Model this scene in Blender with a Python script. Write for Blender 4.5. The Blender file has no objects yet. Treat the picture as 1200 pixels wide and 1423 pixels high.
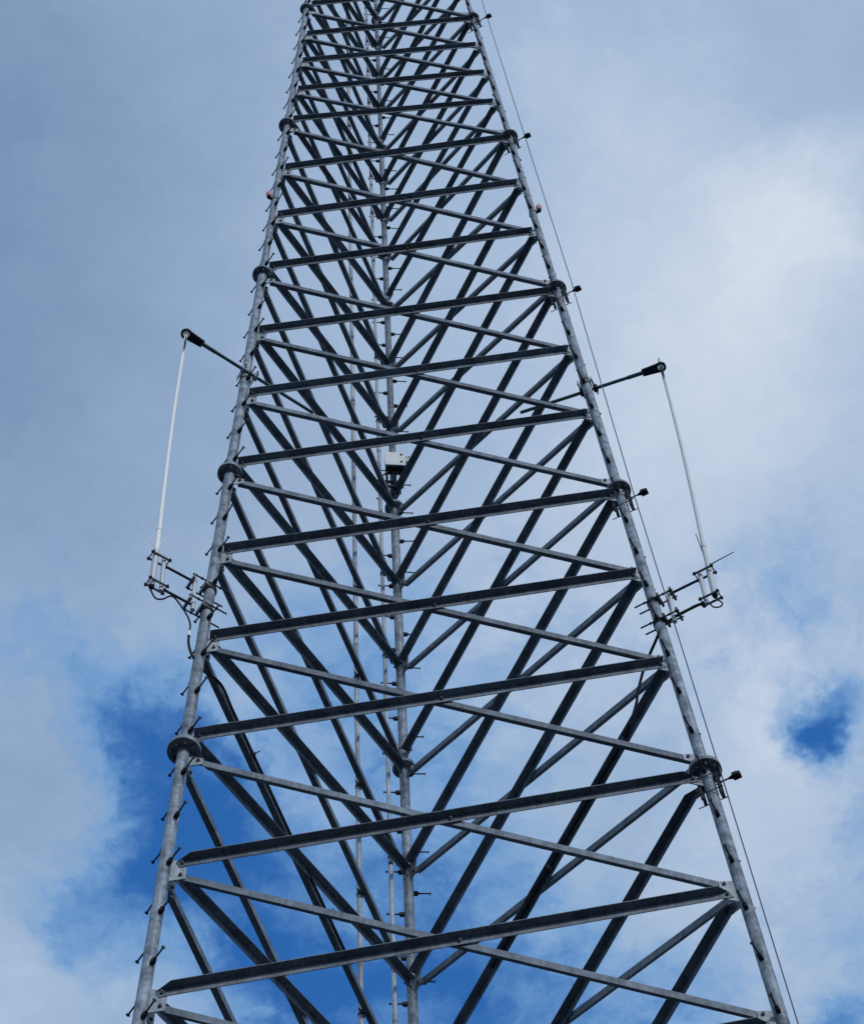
import bpy, bmesh, math, random
from mathutils import Vector as V, Matrix as M
random.seed(4)
PI = math.pi
scene = bpy.context.scene
COL = scene.collection

# ------------------------------------------------------------------ camera
CZ = 1.5                                   # eye height above the ground
CAM = V((2.5382, -16.1706, CZ))
YAW, PITCH, ROLL, FPX = 0.1424, 1.0924, -0.0709, 4153.76
fw = V((-math.sin(YAW) * math.cos(PITCH), math.cos(YAW) * math.cos(PITCH), math.sin(PITCH)))
rt0 = V((math.cos(YAW), math.sin(YAW), 0)); up0 = rt0.cross(fw)
rt = rt0 * math.cos(ROLL) + up0 * math.sin(ROLL)
up = up0 * math.cos(ROLL) - rt0 * math.sin(ROLL)
cd = bpy.data.cameras.new('camera'); cam = bpy.data.objects.new('camera', cd); COL.objects.link(cam)
m = M.Identity(4)
for r in range(3):
    m[r][0], m[r][1], m[r][2], m[r][3] = rt[r], up[r], -fw[r], CAM[r]
cam.matrix_world = m
cd.sensor_fit = 'VERTICAL'; cd.sensor_height = 24.0; cd.sensor_width = 24.0
cd.lens = FPX / 1423.0 * 24.0
cd.clip_start = 0.1; cd.clip_end = 6000
scene.camera = cam

def ray(x, y):
    return (fw + rt * ((x - 600) / FPX) - up * ((y - 711.5) / FPX)).normalized()

# ------------------------------------------------------------------ sky and sun
SUN_EL, SUN_AZ = math.radians(33), math.radians(-50)      # azimuth measured from +X, towards the sun
sun_dir = V((math.cos(SUN_EL) * math.cos(SUN_AZ), math.cos(SUN_EL) * math.sin(SUN_AZ), math.sin(SUN_EL)))
world = bpy.data.worlds.new('World'); scene.world = world; world.use_nodes = True
nt = world.node_tree; N = nt.nodes; LK = nt.links
N.clear()
def nd(t, **kw):
    n = N.new(t)
    for k, v in kw.items(): setattr(n, k, v)
    return n
def val(x):
    return x
def math_(op, a, b=None, clamp=False):
    n = nd('ShaderNodeMath', operation=op, use_clamp=clamp)
    for i, q in enumerate((a, b)):
        if q is None: continue
        if isinstance(q, (int, float)): n.inputs[i].default_value = q
        else: LK.new(q, n.inputs[i])
    return n.outputs[0]
def vmath(op, a, b=None, out=0):
    n = nd('ShaderNodeVectorMath', operation=op)
    for i, q in enumerate((a, b)):
        if q is None: continue
        if isinstance(q, (tuple, list, V)): n.inputs[i].default_value = q
        else: LK.new(q, n.inputs[i])
    return n.outputs[out]
def ramp(f, lo, hi):
    n = nd('ShaderNodeMapRange', interpolation_type='SMOOTHSTEP')
    LK.new(f, n.inputs['Value']); n.inputs['From Min'].default_value = lo; n.inputs['From Max'].default_value = hi
    return n.outputs[0]
def noise(vec, scale, detail=6, rough=0.55, dist=0.0):
    n = nd('ShaderNodeTexNoise'); LK.new(vec, n.inputs['Vector'])
    n.inputs['Scale'].default_value = scale; n.inputs['Detail'].default_value = detail
    n.inputs['Roughness'].default_value = rough; n.inputs['Distortion'].default_value = dist
    return n
def mixc(f, a, b):
    n = nd('ShaderNodeMix', data_type='RGBA')
    if isinstance(f, (int, float)): n.inputs[0].default_value = f
    else: LK.new(f, n.inputs[0])
    for i, q in ((6, a), (7, b)):
        if isinstance(q, (tuple, list)): n.inputs[i].default_value = (*q, 1)
        else: LK.new(q, n.inputs[i])
    return n.outputs[2]
SKY_STRENGTH = 0.15
sky = nd('ShaderNodeTexSky', sky_type='NISHITA', sun_disc=False)
sky.sun_elevation = SUN_EL; sky.sun_rotation = PI / 2 - SUN_AZ
sky.air_density = 1.0; sky.dust_density = 0.3; sky.ozone_density = 3.0
tc = nd('ShaderNodeTexCoord')
dirv = vmath('NORMALIZE', tc.outputs['Generated'])
sp = nd('ShaderNodeSeparateXYZ'); LK.new(dirv, sp.inputs[0])
zc = math_('MAXIMUM', sp.outputs['Z'], 0.06)
inv = math_('DIVIDE', 1.0, zc)
cb = nd('ShaderNodeCombineXYZ')                           # position on a level cloud layer (unit height)
LK.new(math_('MULTIPLY', sp.outputs['X'], inv), cb.inputs[0]); LK.new(math_('MULTIPLY', sp.outputs['Y'], inv), cb.inputs[1])
P0 = cb.outputs[0]
warp = noise(P0, 9.0, 4, 0.55)
wv = vmath('SCALE', vmath('SUBTRACT', warp.outputs['Color'], (0.5, 0.5, 0.5))); wv.node.inputs['Scale'].default_value = 0.06
Pw = vmath('ADD', P0, wv)
warp2 = noise(P0, 30.0, 4, 0.6)
wv2 = vmath('SCALE', vmath('SUBTRACT', warp2.outputs['Color'], (0.5, 0.5, 0.5))); wv2.node.inputs['Scale'].default_value = 0.036
Pw = vmath('ADD', Pw, wv2)
warp3 = noise(P0, 110.0, 5, 0.65)
wv3 = vmath('SCALE', vmath('SUBTRACT', warp3.outputs['Color'], (0.5, 0.5, 0.5))); wv3.node.inputs['Scale'].default_value = 0.016
Pw = vmath('ADD', Pw, wv3)
def layer(px, py):
    d = ray(px, py); return V((d.x / d.z, d.y / d.z, 0))
def bump(px, py, rpx, w):
    """a soft clearing (w<0) or bank (w>0) of the cloud layer, centred on a direction of the sky"""
    c = layer(px, py); r = (layer(px + rpx, py) - c).length
    dist = vmath('DISTANCE', Pw, tuple(c), out=1)
    n = nd('ShaderNodeMapRange', interpolation_type='SMOOTHSTEP')
    LK.new(dist, n.inputs['Value']); n.inputs['From Min'].default_value = 0; n.inputs['From Max'].default_value = r * 1.5
    n.inputs['To Min'].default_value = w; n.inputs['To Max'].default_value = 0
    return n.outputs[0]
def total(base, items):
    for it in items: base = math_('ADD', base, bump(*it))
    return base
big = noise(P0, 5.5, 4, 0.5).outputs['Fac']
fine = noise(Pw, 22, 7, 0.58).outputs['Fac']
wisp = noise(Pw, 75, 6, 0.6).outputs['Fac']
dens = math_('ADD', math_('MULTIPLY', math_('SUBTRACT', big, 0.5), 0.5), 0.92)
dens = math_('ADD', dens, math_('MULTIPLY', math_('SUBTRACT', fine, 0.5), 0.95))
dens = math_('ADD', dens, math_('MULTIPLY', math_('SUBTRACT', wisp, 0.5), 0.42))
dens = total(dens, [(190, 1010, 120, -0.66), (215, 1160, 140, -0.78), (320, 1250, 170, -0.72), (390, 1390, 130, -0.55), (340, 1090, 110, -0.4), (85, 1270, 75, -0.55), (160, 1340, 80, -0.38),
                    (60, 885, 85, -0.45), (1140, 1003, 75, -0.62), (1172, 1000, 45, -0.28), (1118, 1030, 36, -0.25), (1105, 800, 130, -0.10), (1165, 365, 60, -0.38), (1198, 955, 62, -0.5), (1100, 870, 60, -0.12), (1150, 1230, 140, -0.15),
                    (1190, 1400, 70, -0.6), (690, 1370, 200, -0.66), (520, 1330, 190, -0.62), (500, 980, 260, -0.38), (1050, 880, 120, -0.15), (900, 1400, 140, -0.42), (640, 1150, 160, -0.25),
                    (30, 1100, 120, 0.25), (15, 1400, 90, 0.6), (1050, 1080, 110, 0.3), (1080, 300, 160, 0.3), (250, 350, 480, 0.6), (900, 450, 360, 0.55), (950, 100, 360, 0.5)])
veil = ramp(dens, -0.12, 0.62)                          # thin high haze, then the cloud proper
cover = ramp(dens, 0.22, 1.06)
bright = math_('ADD', math_('MULTIPLY', math_('SUBTRACT', noise(Pw, 6.5, 5, 0.5).outputs['Fac'], 0.5), 0.45), 0.47)
bright = total(bright, [(1085, 285, 130, 0.20), (1000, 480, 330, 0.33), (1075, 1060, 190, 0.22), (1130, 900, 150, 0.15), (10, 1400, 130, 0.12),
                        (-40, 150, 420, -0.46), (-20, 620, 420, -0.36), (1180, 60, 260, 0.0), (860, 120, 200, 0.12), (1100, 1260, 170, 0.06), (30, 1080, 190, -0.30), (850, 850, 250, 0.1)])
bright = math_('ADD', bright, math_('MULTIPLY', math_('SUBTRACT', wisp, 0.5), 0.10))
bright = math_('ADD', bright, math_('MULTIPLY', math_('SUBTRACT', fine, 0.5), 0.16))
cr = nd('ShaderNodeValToRGB'); LK.new(bright, cr.inputs[0])
e = cr.color_ramp.elements
e[0].position = 0.0; e[0].color = (0.185, 0.290, 0.465, 1)
e[1].position = 1.0; e[1].color = (0.72, 0.775, 0.87, 1)
k = e.new(0.5); k.color = (0.36, 0.485, 0.670, 1)
skyc = nd('ShaderNodeMix', data_type='RGBA', blend_type='MULTIPLY'); skyc.inputs[0].default_value = 1
LK.new(sky.outputs[0], skyc.inputs[6]); skyc.inputs[7].default_value = (SKY_STRENGTH * 0.30, SKY_STRENGTH * 0.86, SKY_STRENGTH * 1.40, 1)   # the phone's saturated blue
out_c = mixc(cover, mixc(veil, skyc.outputs[2], (0.155, 0.335, 0.63)), cr.outputs[0])
bg = nd('ShaderNodeBackground'); LK.new(out_c, bg.inputs['Color']); bg.inputs['Strength'].default_value = 1.0
wo = nd('ShaderNodeOutputWorld'); LK.new(bg.outputs[0], wo.inputs[0])

sl = bpy.data.lights.new('sun', 'SUN'); sl.energy = 1.7; sl.angle = math.radians(10); sl.color = (1.0, 0.985, 0.965)
so = bpy.data.objects.new('sun', sl); COL.objects.link(so)
so.rotation_euler = (-sun_dir).to_track_quat('-Z', 'Y').to_euler(); so.location = (0, -20, 60)

scene.view_settings.view_transform = 'Standard'; scene.view_settings.look = 'None'
scene.view_settings.exposure = 0.0; scene.view_settings.gamma = 1.0
scene.view_settings.use_curve_mapping = False
scene.render.engine = 'CYCLES'
scene.render.resolution_x = 863; scene.render.resolution_y = 1024

# ------------------------------------------------------------------ materials
def principled(name):
    mt = bpy.data.materials.new(name); mt.use_nodes = True
    return mt, mt.node_tree, mt.node_tree.nodes['Principled BSDF']
def galvanised(name, c0, c1, rough=0.5, metal=0.35, scale=22.0, stain=0.5):
    """weathered zinc: soft mottling, fine spangle, long streaks, a little relief"""
    mt, t, b = principled(name); nn, l = t.nodes, t.links
    co = nn.new('ShaderNodeTexCoord'); oi = nn.new('ShaderNodeObjectInfo')
    sc = nn.new('ShaderNodeVectorMath'); sc.operation = 'SCALE'; sc.inputs[0].default_value = (31, 17, 47); l.new(oi.outputs['Random'], sc.inputs['Scale'])
    ad = nn.new('ShaderNodeVectorMath'); ad.operation = 'ADD'; l.new(co.outputs['Object'], ad.inputs[0]); l.new(sc.outputs[0], ad.inputs[1])
    n1 = nn.new('ShaderNodeTexNoise'); n1.inputs['Scale'].default_value = scale * 0.35; n1.inputs['Detail'].default_value = 6; n1.inputs['Roughness'].default_value = 0.65; l.new(ad.outputs[0], n1.inputs['Vector'])
    n2 = nn.new('ShaderNodeTexVoronoi'); n2.inputs['Scale'].default_value = scale * 3.2; l.new(ad.outputs[0], n2.inputs['Vector'])
    n3 = nn.new('ShaderNodeTexNoise'); n3.inputs['Scale'].default_value = scale * 4; n3.inputs['Detail'].default_value = 4; l.new(ad.outputs[0], n3.inputs['Vector'])
    mr = nn.new('ShaderNodeMapRange'); mr.interpolation_type = 'SMOOTHSTEP'; mr.inputs['From Min'].default_value = 0.33; mr.inputs['From Max'].default_value = 0.66; l.new(n1.outputs['Fac'], mr.inputs['Value'])
    mx = nn.new('ShaderNodeMix'); mx.data_type = 'RGBA'; mx.inputs[6].default_value = (*c0, 1); mx.inputs[7].default_value = (*c1, 1); l.new(mr.outputs[0], mx.inputs[0])
    mp = nn.new('ShaderNodeVectorMath'); mp.operation = 'MULTIPLY'; mp.inputs[1].default_value = (1.0, 1.0, 0.07); l.new(ad.outputs[0], mp.inputs[0])
    n4 = nn.new('ShaderNodeTexNoise'); n4.inputs['Scale'].default_value = 34.0; n4.inputs['Detail'].default_value = 3; l.new(mp.outputs[0], n4.inputs['Vector'])
    st = nn.new('ShaderNodeMapRange'); st.inputs['From Min'].default_value = 0.42; st.inputs['From Max'].default_value = 0.68; st.inputs['To Min'].default_value = 1.0; st.inputs['To Max'].default_value = 0.66; l.new(n4.outputs['Fac'], st.inputs['Value'])
    hs = nn.new('ShaderNodeHueSaturation')
    a1 = nn.new('ShaderNodeMath'); a1.operation = 'MULTIPLY_ADD'; a1.inputs[1].default_value = 0.22; a1.inputs[2].default_value = 0.80
    s1 = nn.new('ShaderNodeSeparateColor'); l.new(n2.outputs['Color'], s1.inputs[0]); l.new(s1.outputs[0], a1.inputs[0])
    a2 = nn.new('ShaderNodeMath'); a2.operation = 'MULTIPLY_ADD'; a2.inputs[1].default_value = 0.34; a2.inputs[2].default_value = 0.0; l.new(oi.outputs['Random'], a2.inputs[0])
    a3 = nn.new('ShaderNodeMath'); a3.operation = 'ADD'; l.new(a1.outputs[0], a3.inputs[0]); l.new(a2.outputs[0], a3.inputs[1])
    l.new(mx.outputs[2], hs.inputs['Color']); l.new(a3.outputs[0], hs.inputs['Value'])
    ms = nn.new('ShaderNodeVectorMath'); ms.operation = 'SCALE'; l.new(hs.outputs[0], ms.inputs[0]); l.new(st.outputs[0], ms.inputs['Scale'])
    l.new(ms.outputs[0], b.inputs['Base Color'])
    b.inputs['Metallic'].default_value = metal
    r = nn.new('ShaderNodeMapRange'); r.inputs['To Min'].default_value = rough - 0.1; r.inputs['To Max'].default_value = rough + 0.15; l.new(n3.outputs['Fac'], r.inputs['Value']); l.new(r.outputs[0], b.inputs['Roughness'])
    bp = nn.new('ShaderNodeBump'); bp.inputs['Strength'].default_value = 0.12; bp.inputs['Distance'].default_value = 0.004; l.new(n3.outputs['Fac'], bp.inputs['Height']); l.new(bp.outputs[0], b.inputs['Normal'])
    return mt
def plain(name, c, rough=0.5, metal=0.0, var=0.25, scale=30.0):
    mt, t, b = principled(name); nn, l = t.nodes, t.links
    co = nn.new('ShaderNodeTexCoord'); n1 = nn.new('ShaderNodeTexNoise'); n1.inputs['Scale'].default_value = scale; n1.inputs['Detail'].default_value = 5
    l.new(co.outputs['Object'], n1.inputs['Vector'])
    mx = nn.new('ShaderNodeMix'); mx.data_type = 'RGBA'
    mx.inputs[6].default_value = (*[q * (1 - var) for q in c], 1); mx.inputs[7].default_value = (*[min(1, q * (1 + var)) for q in c], 1)
    l.new(n1.outputs['Fac'], mx.inputs[0]); l.new(mx.outputs[2], b.inputs['Base Color'])
    b.inputs['Roughness'].default_value = rough; b.inputs['Metallic'].default_value = metal
    if max(c) < 0.1: b.inputs['Specular IOR Level'].default_value = 0.2
    return mt
MT = {
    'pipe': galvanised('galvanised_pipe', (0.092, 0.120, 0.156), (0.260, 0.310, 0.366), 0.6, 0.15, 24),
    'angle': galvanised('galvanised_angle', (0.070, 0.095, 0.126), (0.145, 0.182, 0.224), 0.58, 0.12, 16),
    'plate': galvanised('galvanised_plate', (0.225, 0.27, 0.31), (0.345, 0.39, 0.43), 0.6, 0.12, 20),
    'bolt': galvanised('dull_zinc_bolt', (0.06, 0.065, 0.07), (0.16, 0.165, 0.175), 0.5, 0.4, 60),
    'clip': plain('dark_steel', (0.032, 0.037, 0.045), 0.65, 0.2),
    'white': plain('white_fibreglass', (0.86, 0.87, 0.85), 0.4, 0.0, 0.03, 8),
    'cream': plain('weathered_fibreglass', (0.56, 0.63, 0.60), 0.45, 0.0, 0.12, 6),
    'alu': plain('pale_aluminium', (0.50, 0.53, 0.56), 0.5, 0.2, 0.12),
    'teal': plain('dark_teal_paint', (0.040, 0.092, 0.105), 0.5, 0.0, 0.3, 12),
    'black': plain('black_rubber', (0.014, 0.016, 0.020), 0.75, 0.0, 0.3),
    'conduit': galvanised('pale_conduit', (0.30, 0.34, 0.38), (0.46, 0.50, 0.54), 0.65, 0.1, 10),
    'cable': plain('steel_wire_rope', (0.12, 0.13, 0.15), 0.45, 0.7),
    'box': plain('off_white_enamel', (0.68, 0.71, 0.71), 0.5, 0.0, 0.12, 9),
    'tape': plain('bright_tape', (0.75, 0.78, 0.8), 0.5, 0.0, 0.1),
    'concrete': plain('concrete', (0.33, 0.32, 0.30), 0.9, 0.0, 0.25, 6),
}
def lens_mat():
    mt, t, b = principled('pink_lens')
    b.inputs['Base Color'].default_value = (0.86, 0.38, 0.36, 1); b.inputs['Roughness'].default_value = 0.15
    b.inputs['Transmission Weight'].default_value = 0.35; b.inputs['Subsurface Weight'].default_value = 0.0
    return mt
MT['lens'] = lens_mat()
def translucent_white():
    mt, t, b = principled('translucent_nylon'); nn, l = t.nodes, t.links
    d = nn.new('ShaderNodeBsdfDiffuse'); d.inputs[0].default_value = (0.85, 0.87, 0.86, 1); tr = nn.new('ShaderNodeBsdfTranslucent'); tr.inputs[0].default_value = (0.85, 0.87, 0.86, 1)
    mx = nn.new('ShaderNodeMixShader'); mx.inputs[0].default_value = 0.6; l.new(d.outputs[0], mx.inputs[1]); l.new(tr.outputs[0], mx.inputs[2])
    l.new(mx.outputs[0], nn['Material Output'].inputs[0]); nn.remove(b)
    return mt
MT['nylon'] = translucent_white()
MT['fitting'] = plain('dark_fitting', (0.016, 0.022, 0.034), 0.6)
def ground_mat():
    mt, t, b = principled('gravel_ground'); nn, l = t.nodes, t.links
    co = nn.new('ShaderNodeTexCoord'); n1 = nn.new('ShaderNodeTexNoise'); n1.inputs['Scale'].default_value = 0.35; n1.inputs['Detail'].default_value = 8; l.new(co.outputs['Object'], n1.inputs['Vector'])
    mx = nn.new('ShaderNodeMix'); mx.data_type = 'RGBA'; mx.inputs[6].default_value = (0.036, 0.044, 0.054, 1); mx.inputs[7].default_value = (0.068, 0.080, 0.096, 1)
    l.new(n1.outputs['Fac'], mx.inputs[0]); l.new(mx.outputs[2], b.inputs['Base Color']); b.inputs['Roughness'].default_value = 0.95
    return mt
MT['ground'] = ground_mat()

# ------------------------------------------------------------------ mesh helpers
def frame(d, hint=None):
    d = d.normalized()
    h = hint if hint is not None else (V((0, 0, 1)) if abs(d.z) < 0.9 else V((1, 0, 0)))
    a = h - d * h.dot(d); a.normalize(); b = d.cross(a)
    return d, a, b
class MB:
    def __init__(s): s.v = []; s.f = []; s.sm = []
    def poly(s, vs, fs, smooth=False):
        o = len(s.v); s.v += [tuple(q) for q in vs]
        for f in fs: s.f.append([i + o for i in f]); s.sm.append(smooth)
        return s
    def tube(s, p, q, r0, r1=None, n=16, caps=True, smooth=True):
        p, q = V(p), V(q); r1 = r0 if r1 is None else r1
        d, a, b = frame(q - p)
        ring = lambda c, r: [c + (a * math.cos(2 * PI * i / n) + b * math.sin(2 * PI * i / n)) * r for i in range(n)]
        s.poly(ring(p, r0) + ring(q, r1), [(i, (i + 1) % n, n + (i + 1) % n, n + i) for i in range(n)], smooth)
        if caps:
            s.poly(ring(p, r0), [tuple(range(n - 1, -1, -1))]); s.poly(ring(q, r1), [tuple(range(n))])
        return s
    def path(s, pts, r, n=8):
        pts = [V(p) for p in pts]; rings = []
        a_prev = None
        for i, p in enumerate(pts):
            d = (pts[min(i + 1, len(pts) - 1)] - pts[max(i - 1, 0)]).normalized()
            if a_prev is None: _, a, b = frame(d)
            else:
                a = (a_prev - d * a_prev.dot(d)).normalized(); b = d.cross(a)
            a_prev = a
            rings.append([p + (a * math.cos(2 * PI * j / n) + b * math.sin(2 * PI * j / n)) * r for j in range(n)])
        vs = [q for rg in rings for q in rg]
        fs = [(i * n + j, i * n + (j + 1) % n, (i + 1) * n + (j + 1) % n, (i + 1) * n + j) for i in range(len(pts) - 1) for j in range(n)]
        s.poly(vs, fs, True); s.poly(rings[0], [tuple(range(n - 1, -1, -1))]); s.poly(rings[-1], [tuple(range(n))])
        return s
    def box(s, c, x, y, z):
        """centre and three half-extent vectors"""
        c, x, y, z = V(c), V(x), V(y), V(z)
        vs = [c + x * i + y * j + z * k for k in (-1, 1) for j in (-1, 1) for i in (-1, 1)]
        return s.poly(vs, [(0, 2, 3, 1), (4, 5, 7, 6), (0, 1, 5, 4), (2, 6, 7, 3), (0, 4, 6, 2), (1, 3, 7, 5)])
    def bar(s, p, q, w, t, hint):
        p, q = V(p), V(q); d, a, b = frame(q - p, V(hint))
        return s.box((p + q) / 2, (q - p) / 2, a * (w / 2), b * (t / 2))
    def prism(s, pts, off):
        """planar outline pts swept by the vector off"""
        n = len(pts); pts = [V(p) for p in pts]; off = V(off)
        s.poly(pts + [p + off for p in pts], [tuple(range(n - 1, -1, -1)), tuple(range(n, 2 * n))] + [(i, (i + 1) % n, n + (i + 1) % n, n + i) for i in range(n)])
        return s
    def ring(s, c, axis, r_in, r_out, h, n=24):
        c = V(c); d, a, b = frame(V(axis)); vs = []
        for (r, z) in ((r_in, -h / 2), (r_out, -h / 2), (r_out, h / 2), (r_in, h / 2)):
            vs += [c + d * z + (a * math.cos(2 * PI * i / n) + b * math.sin(2 * PI * i / n)) * r for i in range(n)]
        fs = []
        for k_ in range(4):
            k2 = (k_ + 1) % 4
            fs += [(k_ * n + i, k_ * n + (i + 1) % n, k2 * n + (i + 1) % n, k2 * n + i) for i in range(n)]
        return s.poly(vs, fs, False)
    def sphere(s, c, r, sx=1, sz=1, nu=14, nv=8, zmin=-1.0):
        c = V(c); vs = []
        for j in range(nv + 1):
            ph = math.asin(zmin) + (PI / 2 - math.asin(zmin)) * j / nv
            vs += [c + V((r * sx * math.cos(ph) * math.cos(2 * PI * i / nu), r * sx * math.cos(ph) * math.sin(2 * PI * i / nu), r * sz * math.sin(ph))) for i in range(nu)]
        fs = [(j * nu + i, j * nu + (i + 1) % nu, (j + 1) * nu + (i + 1) % nu, (j + 1) * nu + i) for j in range(nv) for i in range(nu)]
        return s.poly(vs, fs, True)
    def mesh(s, name, mat):
        me = bpy.data.meshes.new(name); me.from_pydata(s.v, [], s.f); me.materials.append(MT[mat])
        bm = bmesh.new(); bm.from_mesh(me); bmesh.ops.remove_doubles(bm, verts=bm.verts, dist=1e-5)
        bmesh.ops.recalc_face_normals(bm, faces=bm.faces); bm.to_mesh(me); bm.free()
        me.polygons.foreach_set('use_smooth', [True] * len(me.polygons))
        try: me.set_sharp_from_angle(angle=math.radians(35))
        except Exception: pass
        me.update(); return me
    def build(s, name, mat, parent=None, origin=None):
        """one mesh object; origin moves its pivot there"""
        if origin is not None:
            o_ = V(origin); s.v = [tuple(V(q) - o_) for q in s.v]
        ob = bpy.data.objects.new(name, s.mesh(name, mat)); COL.objects.link(ob)
        if origin is not None: ob.location = origin
        if parent is not None: attach(ob, parent)
        return ob
WM = {}
def wm(ob):
    mw = ob.matrix_basis.copy()
    return (wm(ob.parent) @ ob.matrix_parent_inverse @ mw) if ob.parent else mw
def attach(ob, parent):
    ob.parent = parent; ob.matrix_parent_inverse = wm(parent).inverted()
def tag(ob, label=None, cat=None, group=None, kind=None):
    if label: ob['label'] = label
    if cat: ob['category'] = cat
    if group: ob['group'] = group
    if kind: ob['kind'] = kind
    return ob
def empty(name, loc):
    ob = bpy.data.objects.new(name, None); COL.objects.link(ob); ob.location = loc; ob.empty_display_size = 0.3
    return ob
def inst(src, mat4, parent, name=None):
    """a copy of a mesh object (sharing its mesh) at a world matrix, under a parent"""
    ob = src.copy(); COL.objects.link(ob)
    ob.parent = None; ob.matrix_parent_inverse = M.Identity(4); ob.matrix_basis = mat4
    attach(ob, parent)
    return ob

# ------------------------------------------------------------------ tower geometry
S = 6.096                                  # section length
TW = 0.2717
ANG = {'L': math.radians(-150) + TW, 'R': math.radians(-30) + TW, 'B': math.radians(90) + TW}
Z0 = 23.7938 + CZ                          # height of the level-0 leg flanges
R0, TAPER = 2.8245, 0.0500
LEV0, LEV1 = -4, 7
def rad(z): return R0 - TAPER * (z - Z0)
def leg(i, z): return V((math.cos(ANG[i]) * rad(z), math.sin(ANG[i]) * rad(z), z))
def rho(i): return V((math.cos(ANG[i]), math.sin(ANG[i]), 0))
def tan(i): return V((-math.sin(ANG[i]), math.cos(ANG[i]), 0))
def zl(l): return Z0 + l * S
def pipe_r(s):  # section index s spans levels s..s+1
    return 0.0572 if s < 2 else (0.0470 if s < 3 else (0.0445 if s < 4 else 0.0380))
def flange_r(l): return {0: 0.158, 1: 0.138, 2: 0.131, 3: 0.125, 4: 0.106, 5: 0.100}.get(l, 0.158 if l < 0 else 0.095)
def bays(s): return 3 if s < 3 else 4
def angle_size(s): return 0.089 if s < 1 else (0.083 if s < 3 else 0.072)
def bolt_s(s): return 0.147 if s < 0 else 0.126
ROT = {0: M.Rotation(0, 4, 'Z'), 1: M.Rotation(2 * PI / 3, 4, 'Z'), 2: M.Rotation(4 * PI / 3, 4, 'Z')}
XH = (leg('R', Z0) - leg('L', Z0)).normalized()
NH = V((XH.y, -XH.x, 0))                   # outward of the face, level
YH = (lambda a, b: (((a + b) / 2)))(leg('L', Z0 + 1), leg('R', Z0 + 1)) - (leg('L', Z0) + leg('R', Z0)) / 2
YH.normalize(); NF = XH.cross(YH).normalized()
if NF.dot(NH) < 0: NF = -NF
def fpt(s, z, dn=0.0): return leg('L', z) + XH * s + NF * dn
def width(z): return rad(z) * math.sqrt(3)

gm = MB(); q = 2500.0
gm.poly([(-q, -q, 0), (q, -q, 0), (q, q, 0), (-q, q, 0)], [(0, 1, 2, 3)])
tag(gm.build('ground', 'ground'), kind='structure')
for i in 'LRB':
    c = leg(i, zl(LEV0)); c.z = 0
    mb = MB(); mb.tube(c - V((0, 0, 0.3)), c + V((0, 0, 0.84)), 0.45, n=24); mb.tube(c + V((0, 0, 0.84)), c + V((0, 0, 0.878)), 0.45, 0.41, n=24)
    tag(mb.build('concrete_pier', 'concrete', None, c), 'round concrete pier under the tower leg ' + {'L': 'that carries the white whip antenna', 'R': 'that has the safety cable', 'B': 'that has no antenna'}[i], 'pier', 'concrete piers under the tower legs')

tower = empty('lattice_tower', (0, 0, zl(LEV0)))
tag(tower, 'tall three-legged galvanised steel lattice tower with crossed angle braces', 'tower')

def place3(src_mb, name, mat, origin, keep=None):
    """the piece and its two turned copies on the other faces / legs"""
    first = src_mb.build(name, mat, None, origin)
    base = first.matrix_basis.copy(); outs = []
    for j in range(3):
        if j == 0: ob = first; ob.matrix_basis = base
        else:
            ob = first.copy(); COL.objects.link(ob); ob.matrix_basis = ROT[j] @ base
        outs.append(ob)
    for ob in outs: attach(ob, tower)
    return outs

# legs: one pipe per section
for s in range(LEV0, LEV1):
    a, b = leg('L', zl(s) + 0.02), leg('L', zl(s + 1) - 0.02)
    place3(MB().tube(a, b, pipe_r(s), n=28), 'leg_pipe', 'pipe', (a + b) / 2)

# bolted flanges
def hexhead(mb, p, d, r, h): mb.tube(p, V(p) + V(d) * h, r, n=6, smooth=False)
for l in range(LEV0, LEV1 + 1):
    c = leg('L', zl(l)); d = (leg('L', zl(l) + 1) - c).normalized(); r = flange_r(l)
    t = 0.03 if l <= 0 else 0.025
    mb = MB()
    mb.tube(c - d * t, c - d * 0.0015, r, n=40); mb.tube(c + d * 0.0015, c + d * t, r * 0.985, n=40)
    mb.tube(c - d * (t + 0.012), c - d * t, pipe_r(max(l - 1, LEV0)) + 0.014, n=24)
    mb.tube(c + d * t, c + d * (t + 0.012), pipe_r(min(l, LEV1 - 1)) + 0.014, n=24)
    fl = place3(mb, 'flange', 'plate' if False else 'pipe', c)
    if -1 <= l <= 5:
        bm_ = MB(); hexhead(bm_, V((0, 0, 0)), V((0, 0, -1)), 0.021 if l < 2 else 0.017, 0.024); bm_.tube((0, 0, 2 * t + 0.012), (0, 0, -0.045), 0.011, n=8)
        bm_.tube((0, 0, 2 * t), (0, 0, 2 * t + 0.02), 0.02 if l < 2 else 0.016, n=6)
        me = bm_.mesh('flange_bolt', 'bolt')
        _, fa, fb = frame(d)
        for j in range(3):
            for q in range(8):
                th = 2 * PI * (q + 0.5) / 8
                p = c - d * t + (fa * math.cos(th) + fb * math.sin(th)) * (r * 0.5 + pipe_r(l - 1) * 0.5 + 0.004)
                mw = M.Translation(p) @ M(((fa.x, fb.x, d.x, 0), (fa.y, fb.y, d.y, 0), (fa.z, fb.z, d.z, 0), (0, 0, 0, 1)))
                ob = bpy.data.objects.new('bolt', me); COL.objects.link(ob); ob.matrix_basis = ROT[j] @ mw; attach(ob, fl[j])

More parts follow.
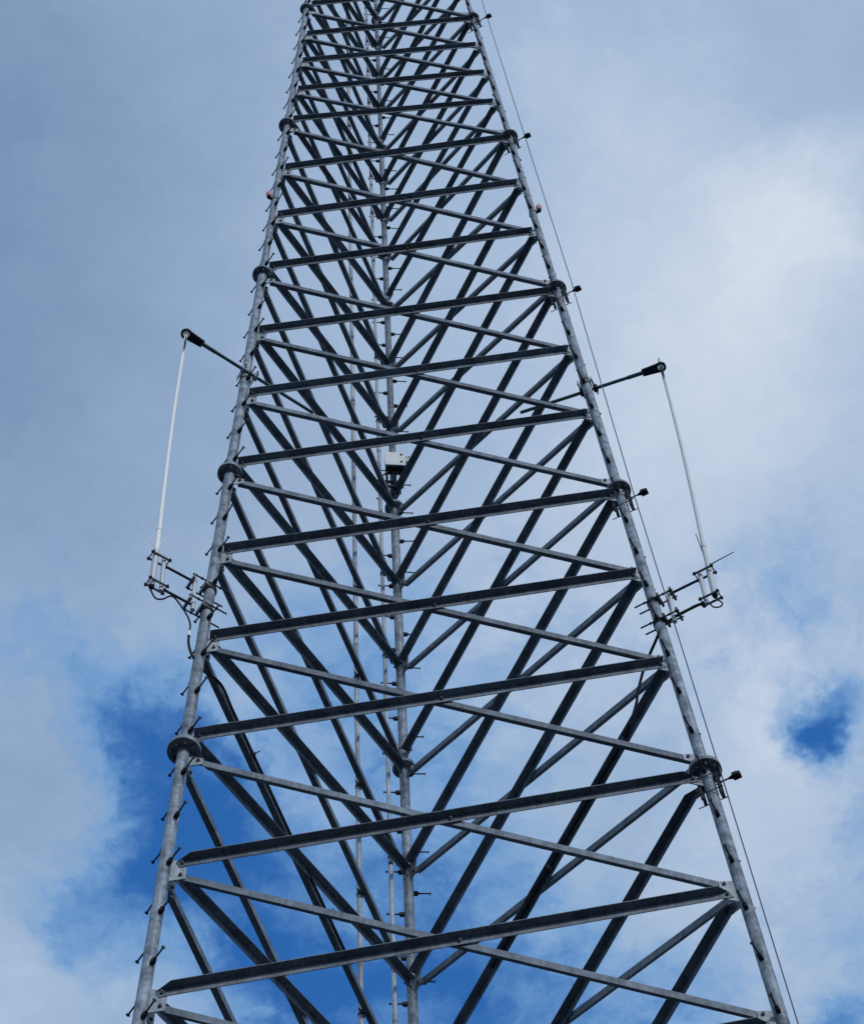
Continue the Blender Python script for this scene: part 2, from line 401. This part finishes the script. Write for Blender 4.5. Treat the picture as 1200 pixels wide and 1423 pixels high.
# braces and gusset plates
def brace(p0, p1, side, a, th, cope):
    p0, p1 = V(p0), V(p1); e_ = (p1 - p0).normalized()
    v = NF.cross(e_); v.normalize()
    if v.z < 0: v = -v
    ext = 0.042
    p0, p1 = p0 - e_ * ext, p1 + e_ * ext
    g = 0.006 * side; n_ = NF * side; base = NF * g
    hi, lo = 0.5 * a, -0.5 * a
    prof = [(lo, 0), (hi, 0), (hi, a), (hi - th, a), (hi - th, th), (lo, th)]
    A_ = []; B_ = []
    for (vv, nn_) in prof:
        sh = cope * max(0.0, (nn_ - th) / (a - th)) + 0.002
        q = base + v * vv + n_ * nn_
        A_.append(p0 + q + e_ * sh); B_.append(p1 + q - e_ * sh)
    # chamfer of the bolted leg's free corner
    mb = MB(); n = 6
    mb.poly(A_ + B_, [(5, 4, 1, 0), (4, 3, 2, 1), (6, 7, 10, 11), (7, 8, 9, 10)] + [(i, (i + 1) % n, n + (i + 1) % n, n + i) for i in range(n)])
    return mb, (p0 + p1) / 2
def node_heights(s):
    """for each bay of section s: (upper bolt height, lower bolt height)"""
    n = bays(s); top, bot = zl(s + 1) - 0.19, zl(s) + 0.235
    gap = 0.176 if n == 3 else 0.15
    h = (top - bot - gap * (n - 1)) / n
    return [(top - i * (h + gap), top - i * (h + gap) - h) for i in range(n)]
bolt_mb = MB(); hexhead(bolt_mb, (0, 0, 0.0), (0, 0, 1), 0.0185, 0.014); bolt_mb.tube((0, 0, -0.034), (0, 0, 0.03), 0.010, n=8); bolt_mb.tube((0, 0, -0.02), (0, 0, -0.036), 0.0185, n=6, smooth=False)
bolt_me = bolt_mb.mesh('bolt', 'bolt')
FM = M(((XH.x, YH.x, NF.x, 0), (XH.y, YH.y, NF.y, 0), (XH.z, YH.z, NF.z, 0), (0, 0, 0, 1)))
def add_bolt(p, dn, parents):
    for j in range(3):
        ob = bpy.data.objects.new('bolt', bolt_me); COL.objects.link(ob)
        ob.matrix_basis = ROT[j] @ M.Translation(V(p) + NF * dn) @ FM; attach(ob, parents[j])
def gusset(zc_, hs, side_leg, s, lo, hi):
    """plate in the face plane beside one leg; lo/hi = extent below/above zc_"""
    W = width(zc_); bs = bolt_s(s); xo = bs + 0.045; xi = pipe_r(s) * 0.75
    ch = 0.05
    outline = [(xi, -lo - ch), (xi, hi + ch * 0.4), (xo, hi), (xo, -lo)]
    pts = []
    for (x, dz) in outline:
        z = zc_ + dz
        pts.append(fpt(x if side_leg == 'L' else width(z) - x, z, -0.005))
    mb = MB().prism(pts, NF * 0.010)
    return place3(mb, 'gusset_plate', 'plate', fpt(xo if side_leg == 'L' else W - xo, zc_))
BR = {}
for s in range(LEV0, LEV1):
    H = node_heights(s); a = angle_size(s); bs = bolt_s(s); show = -1 <= s <= 2
    cope = 0.13 if s < 0 else 0.0
    for i, (zu, zd) in enumerate(H):
        PA0, PA1 = fpt(bs, zd), fpt(width(zu) - bs, zu)
        PB0, PB1 = fpt(bs, zu), fpt(width(zd) - bs, zd)
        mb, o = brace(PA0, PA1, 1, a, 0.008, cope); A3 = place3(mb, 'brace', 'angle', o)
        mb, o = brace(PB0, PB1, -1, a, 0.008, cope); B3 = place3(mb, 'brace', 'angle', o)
        BR[(s, i)] = (PA0, PA1, PB0, PB1, A3, B3)
        if -1 <= s <= 2:
            # the bolt through the crossing
            t = (bs - (width(zu) - bs)) ; w0, w1 = width(zu), width(zd)
            f = (w0 - 2 * bs) / ((w0 - 2 * bs) + (w1 - 2 * bs))
            X = PB0.lerp(PB1, f)
            add_bolt(X, 0.014, A3)
    for sd in 'LR':
        tops = gusset(H[0][0], None, sd, s, 0.05, 0.05)
        bots = gusset(H[-1][1], None, sd, s, 0.05, 0.05)
        pl = [(tops, [H[0][0]]), (bots, [H[-1][1]])]
        for i in range(len(H) - 1):
            zu, zd = H[i][1], H[i + 1][0]
            pl.append((gusset((zu + zd) / 2, None, sd, s, (zu - zd) / 2 + 0.045, (zu - zd) / 2 + 0.045), [zu, zd]))
        if show:
            for plates, zs in pl:
                for z in zs:
                    outer = (sd == 'L' and any(abs(z - h[1]) < 1e-6 for h in H)) or (sd == 'R' and any(abs(z - h[0]) < 1e-6 for h in H))
                    add_bolt(fpt(bs if sd == 'L' else width(z) - bs, z), 0.014 if outer else 0.005, plates)

# step bolts, alternating sides of every leg
def step_bolt_mesh():
    mb = MB(); mb.tube((0, 0, 0), (0.19, 0, 0), 0.0085, n=8); mb.tube((0.185, 0, 0), (0.194, 0, 0), 0.0185, n=10)
    mb.box((0.026, 0, -0.004), (0.024, 0, 0), (0, 0.020, 0), (0, 0, 0.022)); mb.tube((0.05, 0, 0), (0.064, 0, 0), 0.0155, n=6)
    return mb
sb_me = step_bolt_mesh().mesh('step_bolt', 'clip'); sb_n = 0
rest = MB(); src = step_bolt_mesh()
for s in range(LEV0, LEV1):
    for i in 'LRB':
        for q in range(8):
            for sg, ph in ((1, 0.27), (-1, 0.65)):
                z = zl(s) + ph + 0.762 * q
                if z > zl(s + 1) - 0.06: continue
                d = tan(i) * sg; d = (d + V((random.gauss(0, 0.03), random.gauss(0, 0.03), random.gauss(0, 0.035)))).normalized(); p = leg(i, z) + d * (pipe_r(s) - 0.003)
                zz = (leg(i, z + 1) - leg(i, z)).normalized(); yy = zz.cross(d).normalized(); zz = d.cross(yy)
                mw = M(((d.x, yy.x, zz.x, p.x), (d.y, yy.y, zz.y, p.y), (d.z, yy.z, zz.z, p.z), (0, 0, 0, 1)))
                lo_vis, hi_vis = (0.0, 5.3) if i == 'B' else (-0.95, 4.15)
                lv = (z - Z0) / S
                if lo_vis <= lv <= hi_vis:
                    ob = bpy.data.objects.new('step_bolt', sb_me); COL.objects.link(ob); ob.matrix_basis = mw; attach(ob, tower); sb_n += 1
                else:
                    rest.poly([mw @ V(q_) for q_ in src.v], src.f)
tag(rest.build('step_bolts', 'clip', tower), kind='stuff')
print('step bolts', sb_n)

# ------------------------------------------------------------------ things on the tower
def proj(p):
    p = V(p) - CAM; d = p.dot(fw)
    return 600 + FPX * p.dot(rt) / d, 711.5 - FPX * p.dot(up) / d
def on_plane(px, py, p, n):
    d = ray(px, py); n = V(n); return CAM + d * ((V(p) - CAM).dot(n) / d.dot(n))
def bezier(pts, n=6):
    """smooth curve through the points (Catmull-Rom)"""
    P = [V(p) for p in pts]; P = [P[0] * 2 - P[1]] + P + [P[-1] * 2 - P[-2]]; out = []
    for i in range(1, len(P) - 2):
        a, b, c, d = P[i - 1:i + 3]
        for k_ in range(n):
            t = k_ / n
            out.append(0.5 * ((2 * b) + (c - a) * t + (2 * a - 5 * b + 4 * c - d) * t * t + (3 * b - a - 3 * c + d) * t ** 3))
    out.append(P[-2]); return out
UPV = V((0, 0, 1))
SIDE = {'L': 'the leg without the safety cable', 'R': 'the leg with the safety cable'}
CFG = {
    'L': dict(tip=V((-2.245, -2.352)), base=V((-2.342, -2.365)), zb=26.507, zt=27.231, zk=27.693, zr=32.553, zend=32.66, ring=(259, 464), inn=(435.5, 573.5), za=(26.55, 27.04), mat='white',
              r=((0.0330), (0.0290, 0.0275), (0.0250, 0.0190))),
    'R': dict(tip=V((3.225, -0.690)), base=V((3.205, -0.866)), zb=26.740, zt=27.392, zk=27.873, zr=32.884, zend=33.16, ring=(917.5, 510), inn=(724, 577), za=(26.72, 27.20), mat='cream',
              r=((0.0330), (0.0265, 0.0250), (0.0215, 0.0160))),
}
for i, c in CFG.items():
    zb, zt, zk, zr, zend = [c[q] + CZ for q in ('zb', 'zt', 'zk', 'zr', 'zend')]
    hit = CAM + ray(*c['ring']) * ((zr - CZ) / ray(*c['ring']).z); c['tip'] = V((hit.x, hit.y))
    def ax(z):
        t = (z - zb) / (zr - zb); xy = c['base'].lerp(c['tip'], t); return V((xy.x, xy.y, z))
    ro, ta = rho(i), tan(i)
    # --- whip antenna
    an = empty('whip_antenna', ax(zb))
    tag(an, {'L': 'tall slim white whip antenna held out from the leg without the safety cable',
             'R': 'tall slim greenish-white whip antenna held out from the leg with the safety cable'}[i], 'antenna', None)
    MB().tube(ax(zb), ax(zt), c['r'][0], n=20).build('base_tube', 'alu', an, ax(zb))
    MB().tube(ax(zb - 0.035), ax(zb - 0.002), 0.026, 0.024, n=18).build('connector_cap', 'black', an, ax(zb))
    mb = MB(); mb.tube(ax(zt - 0.02), ax(zk), c['r'][1][0], c['r'][1][1], n=18)
    mb.build('lower_radome', c['mat'], an, ax(zt))
    MB().ring(ax(zk), ax(zk + 1) - ax(zk), c['r'][2][0] * 0.9, c['r'][1][1] + 0.004, 0.035).build('coupling', c['mat'] if i == 'L' else 'alu', an, ax(zk))
    mb = MB(); bow = ro * 0.02; n = 14; r0, r1 = c['r'][2]
    pts = [ax(zk + (zend - 0.06 - zk) * q / n) + bow * math.sin(PI * q / n) for q in range(n + 1)]
    for q in range(n):
        mb.tube(pts[q], pts[q + 1], r0 + (r1 - r0) * q / n, r0 + (r1 - r0) * (q + 1) / n, n=14, caps=q in (0, n - 1))
    mb.build('upper_radome', c['mat'], an, ax(zk))
    MB().tube(ax(zend - 0.065), ax(zend), r1 * 1.05, r1 * 0.8, n=12).build('tip_cap', 'alu', an, ax(zend))
    ends = {'L': [(193, 729), (246, 731)], 'R': [(966, 742), (1019, 767)]}[i]
    for (px, py) in ends:
        rootp = ax(zt + 0.03)
        e_ = on_plane(px, py, rootp, V((ray(px, py).x, ray(px, py).y, 0)))
        e_ = rootp + (e_ - rootp)
        MB().tube(rootp, e_, 0.0055 if i == 'L' else 0.0075, 0.005, n=6).build('radial_rod', 'tape' if i == 'L' else 'bolt', an, rootp)
    # --- lower stand-off mount
    za = [q + CZ for q in c['za']]; zm = sum(za) / 2
    mo = empty('antenna_mount', leg(i, zm) + ro * pipe_r(0))
    tag(mo, {'L': 'two-armed steel antenna bracket clamped to the leg without the safety cable',
             'R': 'two-armed steel antenna bracket clamped to the leg with the safety cable'}[i], 'bracket')
    bx_ = ax(zm); lg = leg(i, zm)
    off_out = (V((bx_.x, bx_.y, 0)) - V((lg.x, lg.y, 0))).length
    od = V((bx_.x - lg.x, bx_.y - lg.y, 0)).normalized(); ot = V((-od.y, od.x, 0))
    def stub(off, z): return V((lg.x, lg.y, 0)) + od * off + UPV * z
    o_in, o_out = 0.175, off_out - 0.105
    MB().tube(stub(o_in, za[0] - 0.10), stub(o_in, za[1] + 0.07), 0.024, n=18).build('inner_post', 'alu', mo, stub(o_in, zm))
    MB().tube(stub(o_out, za[0] - 0.06), stub(o_out, za[1] + 0.12), 0.024, n=18).build('outer_post', 'alu', mo, stub(o_out, zm))
    for z in za:
        MB().tube(stub(o_in + 0.015, z), stub(o_out - 0.015, z), 0.0145, n=12).build('arm', 'clip', mo, stub(o_in, z))
    for z in (za[0] + 0.01, za[1] + 0.075):       # cross-over clamps between post and antenna tube
        for sg in (-1, 1):
            p = stub((o_out + off_out) / 2, z) + ot * (sg * 0.045)
            MB().box(p, od * 0.118, ot * 0.006, UPV * 0.016).build('clamp_bar', 'clip', mo, p)
        for d_ in (-0.095, 0.10):
            p = stub((o_out + off_out) / 2 + d_, z)
            mb = MB(); mb.tube(p - ot * 0.07, p + ot * 0.07, 0.007, n=8)
            for sg in (-1, 1): mb.tube(p + ot * (sg * 0.052), p + ot * (sg * 0.064), 0.0125, n=6)
            mb.build('clamp_rod', 'clip', mo, p)
    for z in (za[0] - 0.03, za[0] + 0.05, za[1] - 0.06, za[1] + 0.02):     # threaded rods past the leg
        lz = leg(i, z); sg = 1 if z in (za[0] + 0.05, za[1] + 0.02) else -1
        p = lz + ot * (sg * (pipe_r(0) + 0.012))
        mb = MB(); mb.tube(p - od * 0.19, p + od * 0.25, 0.0095, n=8)
        for d_ in (-0.075, 0.215, 0.14): mb.tube(p + od * (d_ - 0.008), p + od * (d_ + 0.008), 0.0155, n=6)
        mb.build('threaded_rod', 'clip', mo, p)
    for z in (za[0] + 0.01, za[1] - 0.02):
        lz = leg(i, z)
        MB().ring(lz, leg(i, z + 1) - lz, pipe_r(0) - 0.001, pipe_r(0) + 0.012, 0.045, 28).build('clamp_band', 'clip', mo, lz)
        for d_, w_ in ((pipe_r(0) + 0.022, 0.08), (0.225, 0.075)):
            p = lz + od * d_
            MB().box(p, ot * w_, od * 0.012, UPV * 0.030).build('clamp_plate', 'bolt', mo, p)
    # --- upper arm with the ring guide
    z = zr; lz = leg(i, z); side = ta * (pipe_r(1) + 0.036)
    p_att = lz + side; ringc = ax(z)
    ad_ = (V((ringc.x, ringc.y, z)) - p_att); ln = ad_.length; ad_.normalize(); at_ = V((-ad_.y, ad_.x, 0))
    ua = empty('guide_arm', p_att)
    tag(ua, {'L': 'dark teal pipe arm with a ring end on the leg without the safety cable',
             'R': 'dark teal pipe arm with a ring end on the leg with the safety cable'}[i], 'arm')
    hit = CAM + ray(*c['inn']) * ((z - CZ) / ray(*c['inn']).z); inner = (p_att - hit).dot(ad_)
    MB().tube(p_att - ad_ * inner, p_att + ad_ * (ln - 0.22), 0.0215, n=18).build('pipe', 'teal', ua, p_att)
    MB().tube(p_att + ad_ * (ln - 0.42), p_att + ad_ * (ln - 0.215), 0.0255, n=18).build('sleeve', 'teal', ua, p_att)
    h2 = 0.014; q0 = p_att + ad_ * (ln - 0.235); q1 = p_att + ad_ * (ln - 0.02)
    o_ = UPV * (-h2)
    MB().prism([q0 + at_ * 0.045 + o_, q1 + at_ * 0.060 + o_, q1 + at_ * 0.036 + o_, q1 - ad_ * 0.034 + at_ * 0.02 + o_, q1 - ad_ * 0.034 - at_ * 0.02 + o_, q1 - at_ * 0.036 + o_, q1 - at_ * 0.060 + o_, q0 - at_ * 0.045 + o_], UPV * (2 * h2)).build('tapered_plate', 'fitting', ua, q0)
    MB().ring(ringc, UPV, 0.042, 0.066, 0.034, 32).build('ring', 'fitting', ua, ringc)
    MB().ring(ringc, UPV, c['r'][2][1] + 0.001, 0.042, 0.008, 24).build('bushing', 'nylon', ua, ringc)
    for dz in (-0.055, 0.055):
        lq = leg(i, z + dz)
        MB().ring(lq, leg(i, z + 1) - leg(i, z), pipe_r(1) - 0.001, pipe_r(1) + 0.011, 0.012, 28).build('clamp_band', 'bolt', ua, lq)
    for d_ in (-0.085, 0.085):
        p = p_att + ad_ * d_
        MB().box(p - at_ * 0.0, ad_ * 0.026, at_ * 0.034, UPV * 0.045).build('clamp_plate', 'plate' if i == 'L' else 'clip', ua, p)
        for dz in (-0.037, 0.037):
            pr = p + UPV * dz
            mb = MB(); mb.tube(pr - ta * 0.15, pr + ta * 0.07, 0.006, n=8); mb.tube(pr + ta * 0.05, pr + ta * 0.062, 0.012, n=6)
            mb.build('clamp_rod', 'clip', ua, pr)
    # --- red-lensed obstruction light higher up
    zq = zl(2.470); lq = leg(i, zq); b0 = lq + ro * (pipe_r(2) + 0.052)
    ol = empty('obstruction_light', b0)
    tag(ol, {'L': 'small obstruction light with pink lens on the leg without the safety cable',
             'R': 'small obstruction light with pink lens on the leg with the safety cable'}[i], 'light')
    MB().tube(b0 - UPV * 0.05, b0, 0.026, 0.030, n=18).build('base', 'black', ol, b0)
    MB().tube(b0, b0 + UPV * 0.05, 0.030, 0.042, n=18).tube(b0 + UPV * 0.05, b0 + UPV * 0.11, 0.042, 0.040, n=18).tube(b0 + UPV * 0.11, b0 + UPV * 0.135, 0.040, 0.026, n=18).build('lens', 'lens', ol, b0)
    MB().tube(b0 + UPV * 0.133, b0 + UPV * 0.165, 0.030, 0.020, n=16).build('cap', 'clip', ol, b0)
    MB().bar(lq - UPV * 0.04 + ro * pipe_r(2), b0 - UPV * 0.04, 0.05, 0.014, ta).build('bracket', 'bolt', ol, lq)
    MB().ring(lq - UPV * 0.04, leg(i, zq + 1) - lq, pipe_r(2) - 0.001, pipe_r(2) + 0.007, 0.02).build('strap', 'bolt', ol, lq)

# --- coaxial cables of the two whips
def coax(i, name, label, segs, clips):
    root = empty(name, segs[0][0][0]); tag(root, label, 'cable')
    for pts, r, part, mat in segs: MB().path(bezier(pts), r, 8).build(part, mat, root, pts[0])
    for p, d in clips:
        mb = MB(); mb.box(p, d.normalized() * 0.018, V(frame(d)[1]) * 0.024, V(frame(d)[2]) * 0.024)
        mb.tube(V(p), V(p) + V(frame(d)[2]) * 0.07 + V(frame(d)[1]) * 0.03, 0.006, n=6)
        mb.build('clip', 'bolt', root, p)
lg = leg('L', zl(0.5)); nrm = tan('L')
def pl(pts, org, n_): return [on_plane(x, y, org, n_) for x, y in pts]
hang = pl([(209, 819), (216, 831), (226, 832.5), (236, 828.5), (243, 831), (253, 844), (261.5, 858), (264.5, 869), (263, 878)], CFG['L']['base'].to_3d() + UPV * 28, nrm)
lowr = pl([(262.5, 884), (262, 892), (264, 903), (270, 916)], lg, nrm)
F2 = ROT[2]; n2 = (F2.to_3x3() @ NF)
back = [F2 @ (leg('L', Z0)) + n2 * 0.02]
A3 = BR[(0, 2)]; pu, pd = F2 @ A3[1], F2 @ A3[0]            # outer brace of the left-hand face: from this leg down to the far one
run = [pu.lerp(pd, t) - n2 * 0.012 for t in (0.06, 0.12, 0.22, 0.34, 0.46, 0.58, 0.70)]
backpt = pl([(279, 930)], leg('L', zl(0.2)) - tan('L') * 0.10, nrm)
coax('L', 'coax_cable', 'black coax cable looping from the white whip antenna to the leg',
     [(hang, 0.0095, 'jumper', 'black'), (lowr + backpt + run, 0.0140, 'feed_line', 'black'), ([hang[-1], (hang[-1] + lowr[0]) / 2, lowr[0]], 0.0185, 'connector', 'tape')],
     [(run[k_] , pd - pu) for k_ in (2, 5)])
nrm = tan('R'); lg = leg('R', zl(0.5)); bpt = CFG['R']['base'].to_3d() + UPV * 28
loop = pl([(996, 833), (1003, 838), (1000, 843), (991, 843.5), (985, 838)], bpt, nrm)
arm = pl([(984, 838), (968, 841), (956, 847), (948, 851), (938, 857), (929, 863), (921, 871)], lg + rho('R') * 0.2, nrm)
nin = ROT[1].to_3x3() @ NF
B3 = BR[(0, 1)]                                            # bays of the face between this leg and the far one
B3 = BR[(0, 2)]
pu, pd = ROT[1] @ B3[2], ROT[1] @ B3[3]                    # inner brace, from this leg down to the far one
run = [pu.lerp(pd, t) - nin * 0.055 for t in (0.155, 0.24, 0.34, 0.46, 0.58, 0.70)]
drop = pl([(915.5, 879), (909, 894), (901.5, 911), (893, 933), (886.5, 959), (882, 984)], run[0] , nin)
coax('R', 'coax_cable', 'black coax cable running along the bracket arm of the greenish-white whip antenna',
     [(loop, 0.0085, 'jumper', 'black'), (arm + drop[0:] + run, 0.0155, 'feed_line', 'black'),
      ([arm[3] + (arm[2] - arm[3]) * 0.4, arm[3], arm[3] + (arm[4] - arm[3]) * 0.2], 0.0205, 'marker_tape', 'tape'),
      ([arm[-1].lerp(drop[0], 0.15), arm[-1].lerp(drop[0], 0.6)], 0.0215, 'marker_band', 'tape')],
     [(run[k_], pd - pu) for k_ in (0, 3)])

# --- safety cable along one leg, with its stand-off guides
a_ = [(-3.9, 0.10), (-0.9, 0.112), (0, 0.138), (1, 0.155), (2, 0.218), (3, 0.225), (4, 0.237), (5, 0.25), (6.9, 0.25)]
pts = [leg('R', zl(l)) + rho('R') * o for l, o in a_]
sc = MB(); sc.path(pts, 0.0062, 6)
tag(sc.build('safety_cable', 'cable', None, pts[0]), 'thin taut steel safety cable running up the outside of one leg', 'cable')
GUIDE = {0: 'dark cable guide at the first leg flange below the antenna bracket', 1: 'dark cable guide at the leg flange between antenna bracket and teal guide arm',
         2: 'dark cable guide at the leg flange between teal guide arm and obstruction light', 3: 'dark cable guide at the first leg flange above the obstruction light',
         4: 'dark cable guide at the second leg flange above the obstruction light'}
for l in range(0, 5):
    z = zl(l) - 0.32; lz = leg('R', z); d = (leg('R', z + 1) - lz).normalized(); ro, ta = rho('R'), tan('R'); pr = pipe_r(l - 1)
    st = empty('cable_guide', lz + ro * pr)
    tag(st, GUIDE[l], 'cable guide', 'cable guides below the leg flanges')
    for sg in (1, -1):
        p = lz + ro * (sg * (pr + 0.022))
        mb = MB(); mb.box(p, ro * 0.005, ta * 0.032, d * 0.185)
        for s2 in (1, -1): mb.box(p + ta * (s2 * 0.0345) + ro * (sg * 0.012), ro * 0.0165, ta * 0.004, d * 0.185)
        mb.build('channel', 'clip', st, p)
    for dz, s2 in ((0.13, 1), (0.13, -1), (-0.14, 1), (-0.14, -1)):
        p = lz + d * dz + ta * (s2 * (pr + 0.010))
        MB().tube(p - ro * (pr + 0.115), p + ro * (pr + 0.075), 0.0055, n=8).build('rod', 'clip', st, p)
    p = lz + d * 0.035
    MB().tube(p + ro * (pr + 0.02), p + ro * 0.225, 0.0085, n=8).build('guide_rod', 'clip', st, p)
    g = p + ro * 0.258
    MB().tube(p + ro * 0.19, p + ro * 0.235, 0.010, 0.026, n=10).build('guide_neck', 'black', st, g)
    mb = MB(); mb.box(g, ro * 0.026, ta * 0.034, d * 0.024)
    for q in (-0.022, 0.0, 0.022): mb.box(g + ta * q + ro * 0.038 - d * 0.005, ro * 0.016, ta * 0.007, d * 0.026)
    mb.build('guide_block', 'black', st, g)

# --- equipment box on the far leg
fwd = -rho('B'); tb = tan('B')
zb_ = zl(2.17); front_pt = leg('B', zb_) + fwd * 0.26
cface = on_plane(545, 637.5, front_pt, fwd); cface = leg('B', cface.z) + fwd * 0.26 - tb * 0.012
bxo = empty('equipment_box', cface - UPV * 0.22 - fwd * 0.08)
tag(bxo, 'small off-white equipment box strapped to the tower leg without antennas', 'box')
W2, H2, D2 = 0.135, 0.185, 0.070; cb_ = cface - fwd * D2
MB().box(cb_, tb * W2, fwd * D2, UPV * H2).build('housing', 'box', bxo, cb_)
p = cface + fwd * 0.008
MB().box(p, tb * (W2 + 0.006), fwd * 0.007, UPV * (H2 + 0.006)).build('cover', 'box', bxo, p)
for dz in (-0.10, 0.115):
    p = cface + fwd * 0.016 - tb * (W2 * 0.62) + UPV * dz
    MB().tube(p, p + fwd * 0.014, 0.015, n=12).build('latch', 'black', bxo, p)
for q in (-0.09, -0.03, 0.03, 0.09):
    p = cb_ - UPV * H2 + tb * q
    MB().tube(p, p - UPV * 0.06, 0.016, 0.013, n=10).build('cable_gland', 'black', bxo, p)
p = cb_ - UPV * (H2 + 0.012)
MB().box(p, tb * (W2 * 0.96), fwd * (D2 * 0.92), UPV * 0.011).build('base_plate', 'clip', bxo, p)
p = cface - tb * (W2 + 0.035) + UPV * 0.0 - fwd * 0.02
MB().box(p, tb * 0.026, fwd * 0.03, UPV * 0.06).build('side_module', 'alu', bxo, p)
for dz in (-0.30, -0.42):
    lq = leg('B', cb_.z + dz); p = lq + fwd * 0.075
    MB().box(p, tb * 0.13, fwd * 0.018, UPV * 0.017).build('mount_bar', 'bolt', bxo, p)
    MB().ring(lq, UPV, pipe_r(2) - 0.001, pipe_r(2) + 0.008, 0.03).build('strap', 'clip', bxo, lq)
for sg in (-1, 1):
    p = leg('B', cb_.z - 0.15) + fwd * 0.075 + tb * (sg * 0.095)
    MB().box(p, tb * 0.016, fwd * 0.010, UPV * 0.34).build('upright', 'clip', bxo, p)
g0 = cb_ - UPV * (H2 + 0.05)
lowp = leg('B', zl(2.0) + 0.30) + fwd * (pipe_r(2) + 0.02)
for q, sw, rr in ((-0.03, 0.05, 0.010), (0.03, -0.04, 0.010), (0.09, 0.20, 0.012)):
    pts = [g0 + tb * q, g0 + tb * (q + sw * 0.5) - UPV * 0.18, g0 + tb * (q + sw) - UPV * 0.42 - fwd * 0.03, lowp + tb * (sw * 0.3) + UPV * 0.05, lowp + tb * 0.02 * (1 if q > 0 else -1) - UPV * 0.05]
    MB().path(bezier(pts), rr, 8).build('flexible_lead', 'black', bxo, pts[0])

# --- two feed conduits strapped outside the face left of the far leg
F2n = F2
for s_off, lab, rr in ((0.20, 'pale feed conduit running up close beside the leg without antennas', 0.0255), (1.0, 'pale feed conduit running up the face, further from the leg without antennas', 0.0285)):
    z0, z1 = zl(LEV0) - 0.9, zl(6.6)
    def cp(z): return F2n @ fpt(s_off, z, 0.115)
    co = empty('feed_conduit', cp(z0)); tag(co, lab, 'conduit')
    n = 12
    for q in range(LEV0, 7):
        za_, zb2 = (z0 if q == LEV0 else zl(q) + 1.4), (min(z1, zl(q + 1) + 1.4) if q < 6 else z1)
        if zb2 <= za_: continue
        p = (cp(za_) + cp(zb2)) / 2
        MB().tube(cp(za_), cp(zb2), rr, n=16).build('pipe', 'conduit', co, p)
        if q > LEV0: MB().tube(cp(za_ - 0.06), cp(za_ + 0.06), rr + 0.005, n=16).build('coupling', 'conduit', co, cp(za_))
    for (s, b), (PA0, PA1, PB0, PB1, _, _) in BR.items():
        if not -1 <= s <= 5: continue
        t = (s_off - bolt_s(s)) / (width(PA0.z) - 2 * bolt_s(s)); t = max(t, 0.02)
        zc_ = PA0.z + (PA1.z - PA0.z) * t
        p = F2n @ fpt(s_off, zc_, 0.10); nn_ = F2n.to_3x3() @ NF; xx = F2n.to_3x3() @ XH
        mb = MB(); mb.ring(cp(zc_), UPV, rr - 0.001, rr + 0.006, 0.03, 16); mb.bar(cp(zc_) - nn_ * 0.02 - xx * 0.04, cp(zc_) - nn_ * 0.02 + xx * 0.09, 0.02, 0.012, UPV)
        mb.build('hanger', 'clip', co, cp(zc_))
    if s_off < 0.5:
        q = zl(0.66); MB().tube(cp(q), cp(q + 0.05), rr + 0.002, n=16).build('tape_band', 'black', co, cp(q))
